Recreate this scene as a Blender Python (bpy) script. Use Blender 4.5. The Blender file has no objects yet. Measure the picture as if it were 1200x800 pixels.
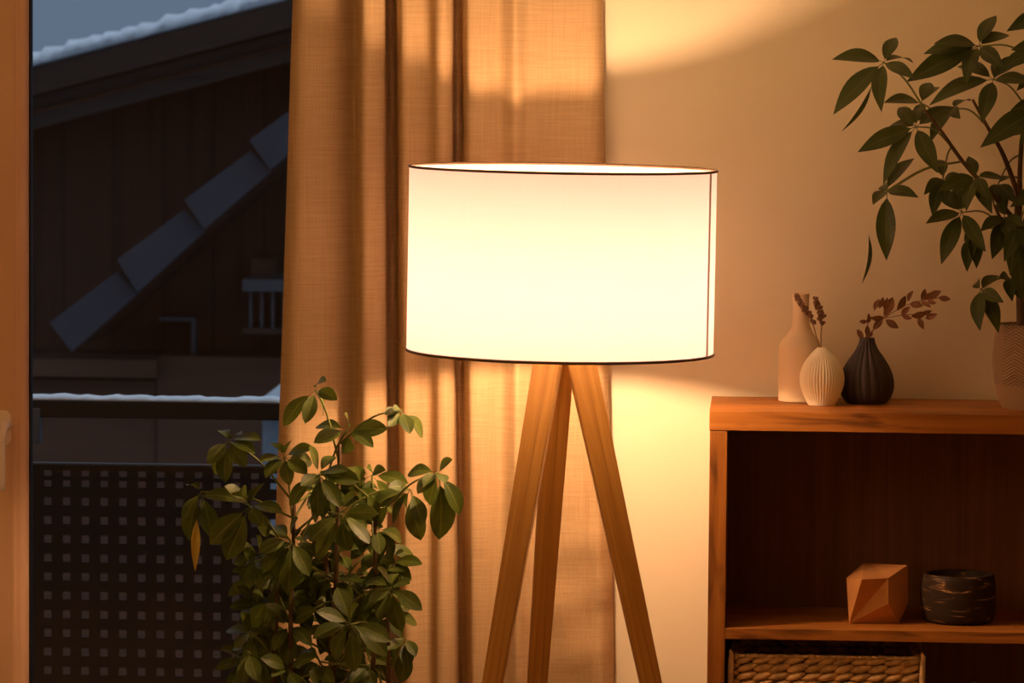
import bpy, bmesh, math, random
from mathutils import Vector, Matrix, Euler

S = bpy.context.scene
COL = S.collection
PI = math.pi
rnd = random.Random(7)

# ------------------------------------------------------------------ camera
F = 5000.0                     # focal length in pixels of the 1200 px wide frame
YAW, PITCH, ROLL = math.radians(3.43), math.atan(360 / F), math.radians(0.46)
cam_data = bpy.data.cameras.new('camera')
cam = bpy.data.objects.new('camera', cam_data)
COL.objects.link(cam)
cam_data.sensor_width = 36.0
cam_data.lens = F / 1200 * 36.0
ROT = (Matrix.Rotation(YAW, 3, 'Z') @ Matrix.Rotation(PI / 2 - PITCH, 3, 'X') @ Matrix.Rotation(ROLL, 3, 'Z'))


def ray(x, y):
    return ROT @ Vector(((x - 600) / F, -(y - 400) / F, -1.0))


_d = ray(658, 304)
_k = 6.944 / (-(ROT.inverted() @ _d).z)
CAM = Vector((-_d.x * _k, -_d.y * _k, 1.64))
cam.matrix_world = Matrix.Translation(CAM) @ ROT.to_4x4()
S.camera = cam
cam_data.clip_start, cam_data.clip_end = 0.05, 200
cam_data.dof.use_dof = True
cam_data.dof.focus_distance = 7.0
cam_data.dof.aperture_fstop = 13.0


def pix(x, y, Y):
    """the world point at depth Y that the photo shows at pixel x, y"""
    d = ray(x, y)
    return CAM + d * ((Y - CAM.y) / d.y)


def pixz(x, y, z):
    """the world point at height z that the photo shows at pixel x, y"""
    d = ray(x, y)
    return CAM + d * ((z - CAM.z) / d.z)


def ppm(Y):
    return F / ((pix(600, 400, Y) - CAM).length)


# ------------------------------------------------------------------ scene objects
def tag(o, label=None, cat=None, group=None, kind=None):
    if label: o['label'] = label
    if cat: o['category'] = cat
    if group: o['group'] = group
    if kind: o['kind'] = kind
    return o


def thing(name, label, cat, loc, group=None, kind=None):
    o = bpy.data.objects.new(name, None)
    COL.objects.link(o)
    o.location = loc
    o.empty_display_size = 0.05
    return tag(o, label, cat, group, kind)


def obj(name, bm, m, parent=None, smooth=False, origin=None, auto=None):
    """one mesh object from world-space geometry; its origin is the parent's (or the given point)"""
    org = Vector(origin) if origin is not None else Vector((0, 0, 0))
    if parent is not None:
        w = Vector(parent.location)
        p = parent.parent
        while p is not None:
            w += Vector(p.location)
            p = p.parent
        off = w
    else:
        off = org
    bmesh.ops.translate(bm, verts=bm.verts, vec=-off)
    me = bpy.data.meshes.new(name)
    bm.to_mesh(me)
    bm.free()
    o = bpy.data.objects.new(name, me)
    COL.objects.link(o)
    if parent is not None:
        o.parent = parent
    else:
        o.location = org
    if m is not None:
        me.materials.append(m)
    if smooth:
        for p in me.polygons:
            p.use_smooth = True
    if auto is not None:
        for p in me.polygons:
            p.use_smooth = True
        me.set_sharp_from_angle(angle=math.radians(auto))
    return o


def box(bm, x0, x1, y0, y1, z0, z1, bevel=0.0):
    b2 = bmesh.new()
    bmesh.ops.create_cube(b2, size=1)
    for v in b2.verts:
        v.co = Vector((x0 + (v.co.x + .5) * (x1 - x0), y0 + (v.co.y + .5) * (y1 - y0), z0 + (v.co.z + .5) * (z1 - z0)))
    if bevel:
        bmesh.ops.bevel(b2, geom=b2.edges[:], offset=bevel, segments=2, affect='EDGES', profile=.6)
    merge(bm, b2)
    return bm


def merge(bm, b2, M=None):
    if M is not None:
        bmesh.ops.transform(b2, matrix=M, verts=b2.verts)
    me = bpy.data.meshes.new('tmp')
    b2.to_mesh(me)
    b2.free()
    bm.from_mesh(me)
    bpy.data.meshes.remove(me)


def prism(bm, pts_front, depth_vec):
    """solid with the given outline, pushed along depth_vec"""
    a = [bm.verts.new(p) for p in pts_front]
    b = [bm.verts.new(Vector(p) + Vector(depth_vec)) for p in pts_front]
    n = len(a)
    bm.faces.new(a)
    bm.faces.new(list(reversed(b)))
    for i in range(n):
        bm.faces.new([a[(i + 1) % n], a[i], b[i], b[(i + 1) % n]])
    return bm


def tube(bm, pts, radii, seg=8, cap=True):
    pts = [Vector(p) for p in pts]
    n = len(pts)
    if not hasattr(radii, '__len__'):
        radii = [radii] * n
    rings = []
    prev = None
    for i in range(n):
        t = (pts[min(i + 1, n - 1)] - pts[max(i - 1, 0)])
        if t.length < 1e-9: t = Vector((0, 0, 1))
        t.normalize()
        if prev is None:
            u = t.orthogonal().normalized()
        else:
            u = (prev - t * prev.dot(t)).normalized()
        prev = u
        w = t.cross(u)
        rings.append([bm.verts.new(pts[i] + (u * math.cos(2 * PI * k / seg) + w * math.sin(2 * PI * k / seg)) * radii[i]) for k in range(seg)])
    for i in range(n - 1):
        for k in range(seg):
            bm.faces.new([rings[i][k], rings[i][(k + 1) % seg], rings[i + 1][(k + 1) % seg], rings[i + 1][k]])
    if cap:
        bm.faces.new(list(reversed(rings[0])))
        bm.faces.new(rings[-1])
    return bm


def spline(pts, n):
    """Catmull-Rom through points"""
    P = [Vector(p) for p in pts]
    P = [P[0] * 2 - P[1]] + P + [P[-1] * 2 - P[-2]]
    out = []
    m = len(P) - 3
    for i in range(n + 1):
        s = i / n * m
        k = min(int(s), m - 1)
        t = s - k
        a, b, c, d = P[k:k + 4]
        out.append(0.5 * ((2 * b) + (c - a) * t + (2 * a - 5 * b + 4 * c - d) * t * t + (3 * b - a - 3 * c + d) * t ** 3))
    return out


def lathe(bm, prof, centre, seg=64, rad_fn=None, close_bottom=True, close_top=False):
    """prof: list of (radius, z); rad_fn(angle, radius, z) may flute the wall"""
    cx, cy, cz = centre
    rings = []
    for r, z in prof:
        ring = []
        for k in range(seg):
            a = 2 * PI * k / seg
            rr = rad_fn(a, r, z) if rad_fn else r
            ring.append(bm.verts.new((cx + rr * math.cos(a), cy + rr * math.sin(a), cz + z)))
        rings.append(ring)
    for i in range(len(rings) - 1):
        for k in range(seg):
            bm.faces.new([rings[i][k], rings[i][(k + 1) % seg], rings[i + 1][(k + 1) % seg], rings[i + 1][k]])
    if close_bottom: bm.faces.new(list(reversed(rings[0])))
    if close_top: bm.faces.new(rings[-1])
    return bm


# ------------------------------------------------------------------ materials
def mat(name):
    m = bpy.data.materials.new(name)
    m.use_nodes = True
    nt = m.node_tree
    nt.nodes.clear()
    out = nt.nodes.new('ShaderNodeOutputMaterial')
    return m, nt, out


def N(nt, typ, **kw):
    n = nt.nodes.new(typ)
    for k, v in kw.items():
        if k.startswith('i_'):
            n.inputs[k[2:].replace('_', ' ')].default_value = v
        else:
            setattr(n, k, v)
    return n


def L(nt, a, b): nt.links.new(a, b)


def rgb(c): return (c[0], c[1], c[2], 1.0)


def bsdf(nt, col, rough=.6, spec=.3, metal=0.0):
    b = nt.nodes.new('ShaderNodeBsdfPrincipled')
    if col is not None: b.inputs['Base Color'].default_value = rgb(col)
    b.inputs['Roughness'].default_value = rough
    b.inputs['Metallic'].default_value = metal
    b.inputs['Specular IOR Level'].default_value = spec
    return b


def coords(nt, scale=(1, 1, 1), kind='Object'):
    tc = nt.nodes.new('ShaderNodeTexCoord')
    mp = nt.nodes.new('ShaderNodeMapping')
    mp.inputs['Scale'].default_value = scale
    L(nt, tc.outputs[kind], mp.inputs['Vector'])
    return mp.outputs['Vector']


def noise(nt, vec, scale, detail=4, rough=.55, dist=0.0):
    n = N(nt, 'ShaderNodeTexNoise')
    n.inputs['Scale'].default_value = scale
    n.inputs['Detail'].default_value = detail
    n.inputs['Roughness'].default_value = rough
    n.inputs['Distortion'].default_value = dist
    L(nt, vec, n.inputs['Vector'])
    return n.outputs['Fac']


def ramp(nt, fac, stops):
    r = nt.nodes.new('ShaderNodeValToRGB')
    e = r.color_ramp.elements
    while len(e) < len(stops): e.new(0.5)
    for el, (p, c) in zip(e, stops):
        el.position = p
        el.color = rgb(c)
    L(nt, fac, r.inputs['Fac'])
    return r.outputs['Color']


def bump(nt, h, strength, dist, b):
    n = nt.nodes.new('ShaderNodeBump')
    n.inputs['Strength'].default_value = strength
    n.inputs['Distance'].default_value = dist
    L(nt, h, n.inputs['Height'])
    L(nt, n.outputs['Normal'], b.inputs['Normal'])


def simple(name, col, rough=.6, spec=.3, metal=0.0, var=0.12, nscale=8.0, bmp=0.0):
    m, nt, out = mat(name)
    b = bsdf(nt, None, rough, spec, metal)
    v = coords(nt)
    n = noise(nt, v, nscale)
    c0 = [max(0, c * (1 - var)) for c in col]
    c1 = [min(1, c * (1 + var)) for c in col]
    L(nt, ramp(nt, n, [(.3, c0), (.7, c1)]), b.inputs['Base Color'])
    if bmp: bump(nt, noise(nt, v, nscale * 6), bmp, .002, b)
    L(nt, b.outputs[0], out.inputs[0])
    return m


def wood(name, dark, mid, light, axis='Z', rough=.45, fine=1.0, spec=.35, knots=0.0):
    """grain runs along the given local axis"""
    m, nt, out = mat(name)
    b = bsdf(nt, None, rough, spec)
    k, a = 1.0, 28.0
    sc = {'X': (k, a, a), 'Y': (a, k, a), 'Z': (a, a, k)}[axis]
    sc2 = {'X': (2, 160, 160), 'Y': (160, 2, 160), 'Z': (160, 160, 2)}[axis]
    v1 = coords(nt, [s * fine for s in sc])
    v2 = coords(nt, [s * fine for s in sc2])
    n1 = noise(nt, v1, 1.6, 5, .6, .6)
    n2 = noise(nt, v2, 1.0, 3, .7)
    mx = N(nt, 'ShaderNodeMix', data_type='FLOAT')
    mx.inputs[0].default_value = .38
    L(nt, n1, mx.inputs[2])
    L(nt, n2, mx.inputs[3])
    fac = mx.outputs[0]
    col = ramp(nt, fac, [(.30, dark), (.5, mid), (.68, light)])
    if knots:
        v3 = coords(nt, {'X': (5, 34, 34), 'Y': (34, 5, 34), 'Z': (34, 34, 5)}[axis])
        nk = noise(nt, v3, 1.0, 2, .5, 1.2)
        kr = ramp(nt, nk, [(.30, [d * knots for d in (.42, .38, .34)]), (.46, (1, 1, 1))])
        mm = N(nt, 'ShaderNodeMix', data_type='RGBA', blend_type='MULTIPLY')
        mm.inputs[0].default_value = 1
        L(nt, col, mm.inputs[6])
        L(nt, kr, mm.inputs[7])
        col = mm.outputs[2]
    L(nt, col, b.inputs['Base Color'])
    bump(nt, fac, .12, .001, b)
    L(nt, b.outputs[0], out.inputs[0])
    return m


def fabric(name, c0, c1, trans, tcol, scale, weave=(1, 1), bmp=.3, rough=.9):
    """woven cloth: diffuse face with some light passing through"""
    m, nt, out = mat(name)
    vh = coords(nt, (12, 12, 420 * weave[1]))
    vv = coords(nt, (420 * weave[0], 420 * weave[0], 9))
    h = noise(nt, vh, scale, 3, .6)
    w = noise(nt, vv, scale, 3, .6)
    mx = N(nt, 'ShaderNodeMix', data_type='FLOAT')
    mx.inputs[0].default_value = .42
    L(nt, h, mx.inputs[2])
    L(nt, w, mx.inputs[3])
    col = ramp(nt, mx.outputs[0], [(.34, c0), (.64, c1)])
    d = bsdf(nt, None, rough, .12)
    L(nt, col, d.inputs['Base Color'])
    bump(nt, mx.outputs[0], bmp, .0012, d)
    t = N(nt, 'ShaderNodeBsdfTranslucent')
    t.inputs['Color'].default_value = rgb(tcol)
    ms = N(nt, 'ShaderNodeMixShader')
    ms.inputs[0].default_value = trans
    L(nt, d.outputs[0], ms.inputs[1])
    L(nt, t.outputs[0], ms.inputs[2])
    L(nt, ms.outputs[0], out.inputs[0])
    return m


def emission(name, col, strength):
    m, nt, out = mat(name)
    e = N(nt, 'ShaderNodeEmission')
    e.inputs['Color'].default_value = rgb(col)
    e.inputs['Strength'].default_value = strength
    L(nt, e.outputs[0], out.inputs[0])
    return m


def leaf_mat(name, dark, light, rib, rough=.42, trans=.22, brown=None):
    m, nt, out = mat(name)
    b = bsdf(nt, None, rough, .30)
    v = coords(nt)
    n = noise(nt, v, 26, 3)
    col = ramp(nt, n, [(.3, dark), (.7, light)])
    uv = N(nt, 'ShaderNodeUVMap')
    sp = N(nt, 'ShaderNodeSeparateXYZ')
    L(nt, uv.outputs[0], sp.inputs[0])
    # midrib
    s1 = N(nt, 'ShaderNodeMath', operation='SUBTRACT'); s1.inputs[1].default_value = .5
    L(nt, sp.outputs[0], s1.inputs[0])
    s2 = N(nt, 'ShaderNodeMath', operation='ABSOLUTE')
    L(nt, s1.outputs[0], s2.inputs[0])
    # side veins slant away from the midrib
    s3 = N(nt, 'ShaderNodeMath', operation='MULTIPLY_ADD')
    s3.inputs[1].default_value = -.5
    L(nt, s2.outputs[0], s3.inputs[0]); L(nt, sp.outputs[1], s3.inputs[2])
    s4 = N(nt, 'ShaderNodeMath', operation='MULTIPLY'); s4.inputs[1].default_value = 62.0
    L(nt, s3.outputs[0], s4.inputs[0])
    s5 = N(nt, 'ShaderNodeMath', operation='SINE'); L(nt, s4.outputs[0], s5.inputs[0])
    mr = N(nt, 'ShaderNodeMapRange'); mr.inputs[1].default_value = .012; mr.inputs[2].default_value = .05
    mr.inputs[3].default_value = 1; mr.inputs[4].default_value = 0
    L(nt, s2.outputs[0], mr.inputs[0])
    mm = N(nt, 'ShaderNodeMix', data_type='RGBA')
    L(nt, mr.outputs[0], mm.inputs[0]); L(nt, col, mm.inputs[6]); mm.inputs[7].default_value = rgb(rib)
    L(nt, mm.outputs[2], b.inputs['Base Color'])
    bump(nt, s5.outputs[0], .12, .001, b)
    t = N(nt, 'ShaderNodeBsdfTranslucent')
    t.inputs['Color'].default_value = rgb([c * 1.3 for c in light])
    ms = N(nt, 'ShaderNodeMixShader'); ms.inputs[0].default_value = trans
    L(nt, b.outputs[0], ms.inputs[1]); L(nt, t.outputs[0], ms.inputs[2])
    L(nt, ms.outputs[0], out.inputs[0])
    return m


M = {}
M['plaster'] = simple('wall_plaster', (.93, .86, .60), .85, .15, var=.03, nscale=3, bmp=.12)
M['ceiling'] = simple('ceiling_paint', (.95, .91, .80), .9, .1, var=.02)
M['floor'] = wood('oak_floor', (.36, .24, .13), (.46, .32, .18), (.54, .39, .24), 'Y', .4)
M['frame'] = simple('door_paint', (.68, .44, .26), .4, .4, var=.03, nscale=4)
M['gasket'] = simple('black_rubber', (.012, .012, .014), .6, .3)
M['steel'] = simple('brushed_steel', (.86, .76, .66), .35, .6, .15, var=.06, nscale=30)
M['curtain'] = fabric('linen_curtain', (.48, .33, .16), (.62, .45, .235), .06, (.6, .38, .18), 1.0)
M['shade'] = fabric('shade_fabric', (.84, .84, .84), (.88, .88, .88), .375, (.57, .51, .59), 1.0, (.8, .8), .1)
M['shade_ring'] = simple('shade_wire', (.10, .055, .025), .5, .3)
M['seam'] = fabric('shade_seam', (.30, .20, .13), (.34, .24, .16), .36, (.42, .36, .32), 1.0)
M['leg'] = wood('bamboo_leg', (.30, .135, .020), (.50, .245, .046), (.66, .37, .085), 'Z', .42, 1.2)
M['bulb'] = emission('lit_bulb', (1.0, .55, .305), 640.0)
M['brass'] = simple('lamp_metal', (.55, .50, .44), .4, .5, .9)
oak = ((.20, .07, .009), (.35, .13, .018), (.46, .19, .034))
M['oakX'] = wood('oak_board_lengthwise', *oak, axis='X', rough=.5, knots=1.0)
M['oakZ'] = wood('oak_board_upright', *oak, axis='Z', rough=.5, knots=1.0)
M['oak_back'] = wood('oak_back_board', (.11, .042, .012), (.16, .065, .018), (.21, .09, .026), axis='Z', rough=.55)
M['bottle'] = simple('matt_ceramic', (.74, .60, .36), .7, .25, var=.03, nscale=10, bmp=.1)
M['white_vase'] = simple('white_ceramic', (.92, .87, .62), .6, .3, var=.02)
M['black_vase'] = simple('black_ceramic', (.045, .035, .034), .5, .4, var=.1)
M['lavender'] = simple('dried_lavender', (.22, .13, .06), .85, .1, var=.35, nscale=160)
M['dry_stem'] = simple('dried_stem', (.33, .20, .09), .8, .1)
M['dry_leaf'] = leaf_mat('dried_leaf', (.15, .068, .03), (.25, .12, .045), (.30, .16, .07), .6, .12)
M['leafA'] = leaf_mat('umbrella_leaf', (.044, .072, .007), (.092, .126, .013), (.17, .19, .035), .48, .20)
M['leafY'] = leaf_mat('yellowing_leaf', (.42, .30, .03), (.50, .36, .05), (.5, .4, .1), .5, .25)
M['leafB'] = leaf_mat('money_tree_leaf', (.034, .055, .008), (.066, .092, .014), (.10, .12, .03), .42, .18)
M['green_stem'] = simple('green_stem', (.16, .19, .04), .5, .3, var=.25, nscale=20)
M['brown_stem'] = simple('woody_stem', (.13, .08, .04), .75, .2, var=.3, nscale=40, bmp=.4)
M['soil'] = simple('potting_soil', (.035, .022, .014), .95, .1, var=.4, nscale=90, bmp=.8)
M['pot_dark'] = simple('dark_plant_pot', (.09, .075, .065), .6, .3)
M['copper'] = simple('copper_paper', (.58, .27, .085), .42, .4, .25, var=.10, nscale=20)
M['basket'] = simple('water_hyacinth', (.58, .37, .16), .75, .2, var=.5, nscale=45, bmp=.5)
M['basket_edge'] = simple('basket_binding', (.62, .42, .2), .75, .2, var=.3, nscale=60, bmp=.4)
M['iron'] = simple('black_iron', (.012, .012, .013), .5, .3)
M['ornament'] = simple('dark_bronze', (.16, .075, .035), .25, .5, .8)
# dark stone with golden streaks
m, nt, out = mat('dark_marble')
b = bsdf(nt, None, .5, .12)
n1 = noise(nt, coords(nt, (9, 9, 60)), 1.3, 6, .65, 1.0)
L(nt, ramp(nt, n1, [(.0, (.018, .012, .008)), (.56, (.03, .018, .011)), (.62, (.20, .11, .04)), (.68, (.62, .38, .16)), (.78, (.05, .03, .018))]), b.inputs['Base Color'])
L(nt, b.outputs[0], out.inputs[0])
M['marble'] = m
# planter glaze with a herringbone relief
m, nt, out = mat('planter_glaze')
b = bsdf(nt, None, .62, .3)
uv = N(nt, 'ShaderNodeUVMap')
sp = N(nt, 'ShaderNodeSeparateXYZ'); L(nt, uv.outputs[0], sp.inputs[0])
fr = N(nt, 'ShaderNodeMath', operation='PINGPONG'); fr.inputs[1].default_value = .5
mu = N(nt, 'ShaderNodeMath', operation='MULTIPLY'); mu.inputs[1].default_value = 9.0
L(nt, sp.outputs[0], mu.inputs[0]); L(nt, mu.outputs[0], fr.inputs[0])
ma = N(nt, 'ShaderNodeMath', operation='MULTIPLY_ADD'); ma.inputs[1].default_value = -30.0
mz = N(nt, 'ShaderNodeMath', operation='MULTIPLY'); mz.inputs[1].default_value = 170.0
L(nt, sp.outputs[1], mz.inputs[0])
L(nt, fr.outputs[0], ma.inputs[0]); L(nt, mz.outputs[0], ma.inputs[2])
sn = N(nt, 'ShaderNodeMath', operation='SINE'); L(nt, ma.outputs[0], sn.inputs[0])
band = N(nt, 'ShaderNodeMapRange'); band.inputs[1].default_value = .27; band.inputs[2].default_value = .30
L(nt, sp.outputs[1], band.inputs[0])
mb = N(nt, 'ShaderNodeMath', operation='MULTIPLY'); L(nt, sn.outputs[0], mb.inputs[0]); L(nt, band.outputs[0], mb.inputs[1])
L(nt, ramp(nt, mb.outputs[0], [(.0, (.38, .265, .14)), (.35, (.38, .265, .14)), (.7, (.19, .13, .07))]), b.inputs['Base Color'])
bump(nt, mb.outputs[0], .5, .0015, b)
L(nt, b.outputs[0], out.inputs[0])
M['planter'] = m
# window glass: clear with a mirror share that follows the angle
m, nt, out = mat('window_glass')
tr = N(nt, 'ShaderNodeBsdfTransparent'); gl = N(nt, 'ShaderNodeBsdfGlossy'); gl.inputs['Roughness'].default_value = .0
fz = N(nt, 'ShaderNodeFresnel'); fz.inputs['IOR'].default_value = 1.45
ms = N(nt, 'ShaderNodeMixShader')
L(nt, fz.outputs[0], ms.inputs[0]); L(nt, tr.outputs[0], ms.inputs[1]); L(nt, gl.outputs[0], ms.inputs[2])
L(nt, ms.outputs[0], out.inputs[0])
M['glass'] = m
# outdoors
M['snow'] = simple('snow', (.80, .84, .88), .9, .1, var=.06, nscale=20, bmp=.6)
M['house_wood'] = None
m, nt, out = mat('dark_planks')
b = bsdf(nt, None, .75, .2)
v = coords(nt)
sp = N(nt, 'ShaderNodeSeparateXYZ'); L(nt, v, sp.inputs[0])
mu = N(nt, 'ShaderNodeMath', operation='MULTIPLY'); mu.inputs[1].default_value = 1 / .19
L(nt, sp.outputs[0], mu.inputs[0])
fr = N(nt, 'ShaderNodeMath', operation='FRACT'); L(nt, mu.outputs[0], fr.inputs[0])
fl = N(nt, 'ShaderNodeMath', operation='FLOOR'); L(nt, mu.outputs[0], fl.inputs[0])
wn = N(nt, 'ShaderNodeTexWhiteNoise', noise_dimensions='1D'); L(nt, fl.outputs[0], wn.inputs['W'])
n1 = noise(nt, coords(nt, (22, 22, 1.2)), 1.0, 4)
ad = N(nt, 'ShaderNodeMath', operation='MULTIPLY_ADD'); ad.inputs[1].default_value = .35
L(nt, wn.outputs['Value'], ad.inputs[0]); L(nt, n1, ad.inputs[2])
col = ramp(nt, ad.outputs[0], [(.35, (.030, .014, .009)), (.75, (.070, .034, .021))])
gp = N(nt, 'ShaderNodeMapRange'); gp.inputs[1].default_value = .0; gp.inputs[2].default_value = .07
gp.inputs[3].default_value = .25; gp.inputs[4].default_value = 1.0
L(nt, fr.outputs[0], gp.inputs[0])
mm = N(nt, 'ShaderNodeMix', data_type='RGBA', blend_type='MULTIPLY'); mm.inputs[0].default_value = 1
L(nt, col, mm.inputs[6]); L(nt, gp.outputs[0], mm.inputs[7])
L(nt, mm.outputs[2], b.inputs['Base Color'])
L(nt, b.outputs[0], out.inputs[0])
M['house_wood'] = m
M['barge'] = wood('dark_barge_board', (.018, .009, .006), (.03, .015, .009), (.04, .022, .014), 'X', .7)
M['rafter'] = wood('weathered_board', (.045, .036, .031), (.065, .052, .044), (.085, .07, .06), 'X', .75)
M['rust_board'] = wood('red_brown_board', (.075, .032, .016), (.105, .045, .022), (.14, .060, .03), 'X', .7)
M['slate'] = simple('slate_tile', (.036, .037, .049), .6, .35, var=.12, nscale=9)
M['grey_metal'] = simple('grey_metal', (.075, .08, .09), .5, .4, .3)
M['dark_metal'] = simple('dark_railing', (.011, .0095, .0095), .5, .35, .2)
M['deck'] = wood('deck_boards', (.05, .035, .025), (.08, .055, .04), (.11, .08, .06), 'X', .7)
M['shed'] = simple('pale_blue_boards', (.22, .25, .28), .7, .2)
M['ground'] = simple('trodden_snow', (.35, .37, .40), .9, .1, var=.2, nscale=1.2)

# ------------------------------------------------------------------ the room
WALL_Y = 0.45
XL, XR, YB, ZC = -2.6, 2.5, -7.7, 2.3
OPEN_R = pix(615, 400, WALL_Y).x          # right jamb of the balcony door opening, behind the curtain
OPEN_L = -1.95


def struct(name, bm, m, parent=None, **kw):
    o = obj(name, bm, m, parent, **kw)
    if parent is None: o['kind'] = 'structure'
    return o


bm = bmesh.new()
box(bm, XL - .2, OPEN_L, WALL_Y, WALL_Y + .25, 0, ZC)
box(bm, OPEN_R, XR + .2, WALL_Y, WALL_Y + .25, 0, ZC)
box(bm, OPEN_L, OPEN_R, WALL_Y, WALL_Y + .25, 2.25, ZC)
struct('wall_back', bm, M['plaster'])
struct('wall_left', box(bmesh.new(), XL - .2, XL, YB, WALL_Y, 0, ZC), M['plaster'])
struct('wall_right', box(bmesh.new(), XR, XR + .2, YB, WALL_Y, 0, ZC), M['plaster'])
struct('wall_front', box(bmesh.new(), XL - .2, XR + .2, YB - .2, YB, 0, ZC), M['plaster'])
struct('floor', box(bmesh.new(), XL - .2, XR + .2, YB - .2, WALL_Y + .25, -.2, 0), M['floor'])
struct('ceiling', box(bmesh.new(), XL - .2, XR + .2, YB - .2, WALL_Y + .25, ZC, ZC + .2), M['ceiling'])

# balcony door: sash with handle, rubber gasket, glass pane, fixed outer frame
SY = 0.485                                  # room face of the sash
s_in = pix(30.4, 400, SY).x                 # inner edge of the stile the photo shows
s_bead = pix(17.5, 400, SY).x
s_out = s_in - .095
g_in = pix(36.8, 400, SY + .035).x
door = thing('door_1', None, None, ((s_out + OPEN_R) / 2, SY + .04, 0), kind='structure')
bm = bmesh.new()
box(bm, OPEN_L, OPEN_L + .05, SY + .02, SY + .10, 0, 2.25)
box(bm, OPEN_R - .05, OPEN_R, SY + .02, SY + .10, 0, 2.25)
box(bm, OPEN_L, OPEN_R, SY + .02, SY + .10, 2.20, 2.25)
box(bm, OPEN_L, OPEN_R, SY + .02, SY + .10, 0, .03)
obj('outer_frame', bm, M['frame'], door)
sr = OPEN_R - .05                           # right end of the sash
bm = bmesh.new()
box(bm, s_out, s_bead, SY, SY + .07, .03, 2.2, .004)
prism(bm, [Vector((s_bead - .001, SY + .004, .10)), Vector((s_bead + .0145 * .62, SY + .008, .10)), Vector((s_in - .0035, SY + .015, .10)), Vector((s_in, SY + .026, .10)),
           Vector((s_in, SY + .07, .10)), Vector((s_bead - .001, SY + .07, .10))], (0, 0, 2.02))
box(bm, sr - .08, sr, SY, SY + .07, .03, 2.2, .004)
box(bm, s_out, sr, SY, SY + .07, .03, .12, .004)
box(bm, s_out, sr, SY, SY + .07, 2.11, 2.2, .004)
bmesh.ops.recalc_face_normals(bm, faces=bm.faces)
sash = obj('sash', bm, M['frame'], door)
bm = bmesh.new()
box(bm, s_in - .003, g_in, SY + .030, SY + .05, .12, 2.11)
box(bm, sr - .09, sr - .078, SY + .030, SY + .05, .12, 2.11)
box(bm, s_in, sr - .08, SY + .030, SY + .05, .118, .13)
box(bm, s_in, sr - .08, SY + .030, SY + .05, 2.10, 2.112)
obj('gasket', bm, M['gasket'], door)
obj('glass_pane', box(bmesh.new(), s_in, sr - .08, SY + .036, SY + .042, .12, 2.11), M['glass'], door)
# second leaf, further left than the photo reaches
bm = bmesh.new()
lx0, lx1 = OPEN_L + .05, s_out - .004
box(bm, lx1 - .095, lx1, SY, SY + .07, .03, 2.2, .004)
box(bm, lx0, lx0 + .095, SY, SY + .07, .03, 2.2, .004)
box(bm, lx0, lx1, SY, SY + .07, .03, .12, .004)
box(bm, lx0, lx1, SY, SY + .07, 2.11, 2.2, .004)
obj('sash', bm, M['frame'], door)
obj('glass_pane', box(bmesh.new(), lx0 + .09, lx1 - .09, SY + .036, SY + .042, .12, 2.11), M['glass'], door)
# handle
hp0, hp1 = pix(-11, 480, SY), pix(13.7, 521.5, SY)
bm = bmesh.new()
b2 = bmesh.new()
seg = 24
hw, hh, rr = (hp1.x - hp0.x) / 2, (hp0.z - hp1.z) / 2, .013
hc = Vector(((hp0.x + hp1.x) / 2, SY, (hp0.z + hp1.z) / 2))
outl = []
for k in range(seg):
    a = 2 * PI * k / seg
    cx, cz = math.cos(a), math.sin(a)
    outl.append(hc + Vector(((hw - rr) * (1 if cx > 0 else -1) + rr * cx, 0, (hh - rr) * (1 if cz > 0 else -1) + rr * cz)))
prism(bm, outl, (0, -.008, 0))
bmesh.ops.recalc_face_normals(bm, faces=bm.faces)
bmesh.ops.bevel(bm, geom=[e for e in bm.edges if abs(e.verts[0].co.y - e.verts[1].co.y) < 1e-6], offset=.002, segments=2, affect='EDGES')
hd = obj('handle', bm, M['steel'], door, auto=40)
bm = bmesh.new()
nk = pix(9.0, 497, SY)
pts = [nk, nk + Vector((0, -.022, 0)), nk + Vector((0, -.038, -.002)), nk + Vector((-.001, -.048, -.012)),
       nk + Vector((-.002, -.050, -.03)), nk + Vector((-.003, -.050, -.07)), nk + Vector((-.003, -.048, -.112))]
tube(bm, spline(pts, 28), [.0085] * 10 + [.0075] * 18 + [.0068], 14)
obj('lever', bm, M['steel'], hd, smooth=True)

# ------------------------------------------------------------------ curtain
ctrl = [(343, 316, .405), (347, 321, .385), (356, 333, .375), (375, 360, .385), (395, 388, .405), (410, 408, .425), (417.5, 418, .432),
        (419.5, 420.5, .385), (422, 424, .358), (428, 431, .352), (440, 444, .365), (450.5, 454, .385), (452.5, 456, .43), (457, 462, .442),
        (463, 469, .435), (465.5, 472, .385), (469, 475, .358), (480, 486, .362), (492, 496, .382), (498, 501, .392), (505, 507, .385),
        (512, 513, .362), (521, 523, .362), (529.5, 534, .380), (531.5, 536, .43), (536, 541, .442), (541, 546.5, .43), (543, 548.5, .385),
        (547, 553, .360), (566, 571, .366), (584, 588, .388), (590, 594, .383), (604, 606, .360), (617, 620, .382), (640, 646, .391),
        (670, 681, .393), (692, 704, .393), (701, 714, .401), (707, 720, .425)]


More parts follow.
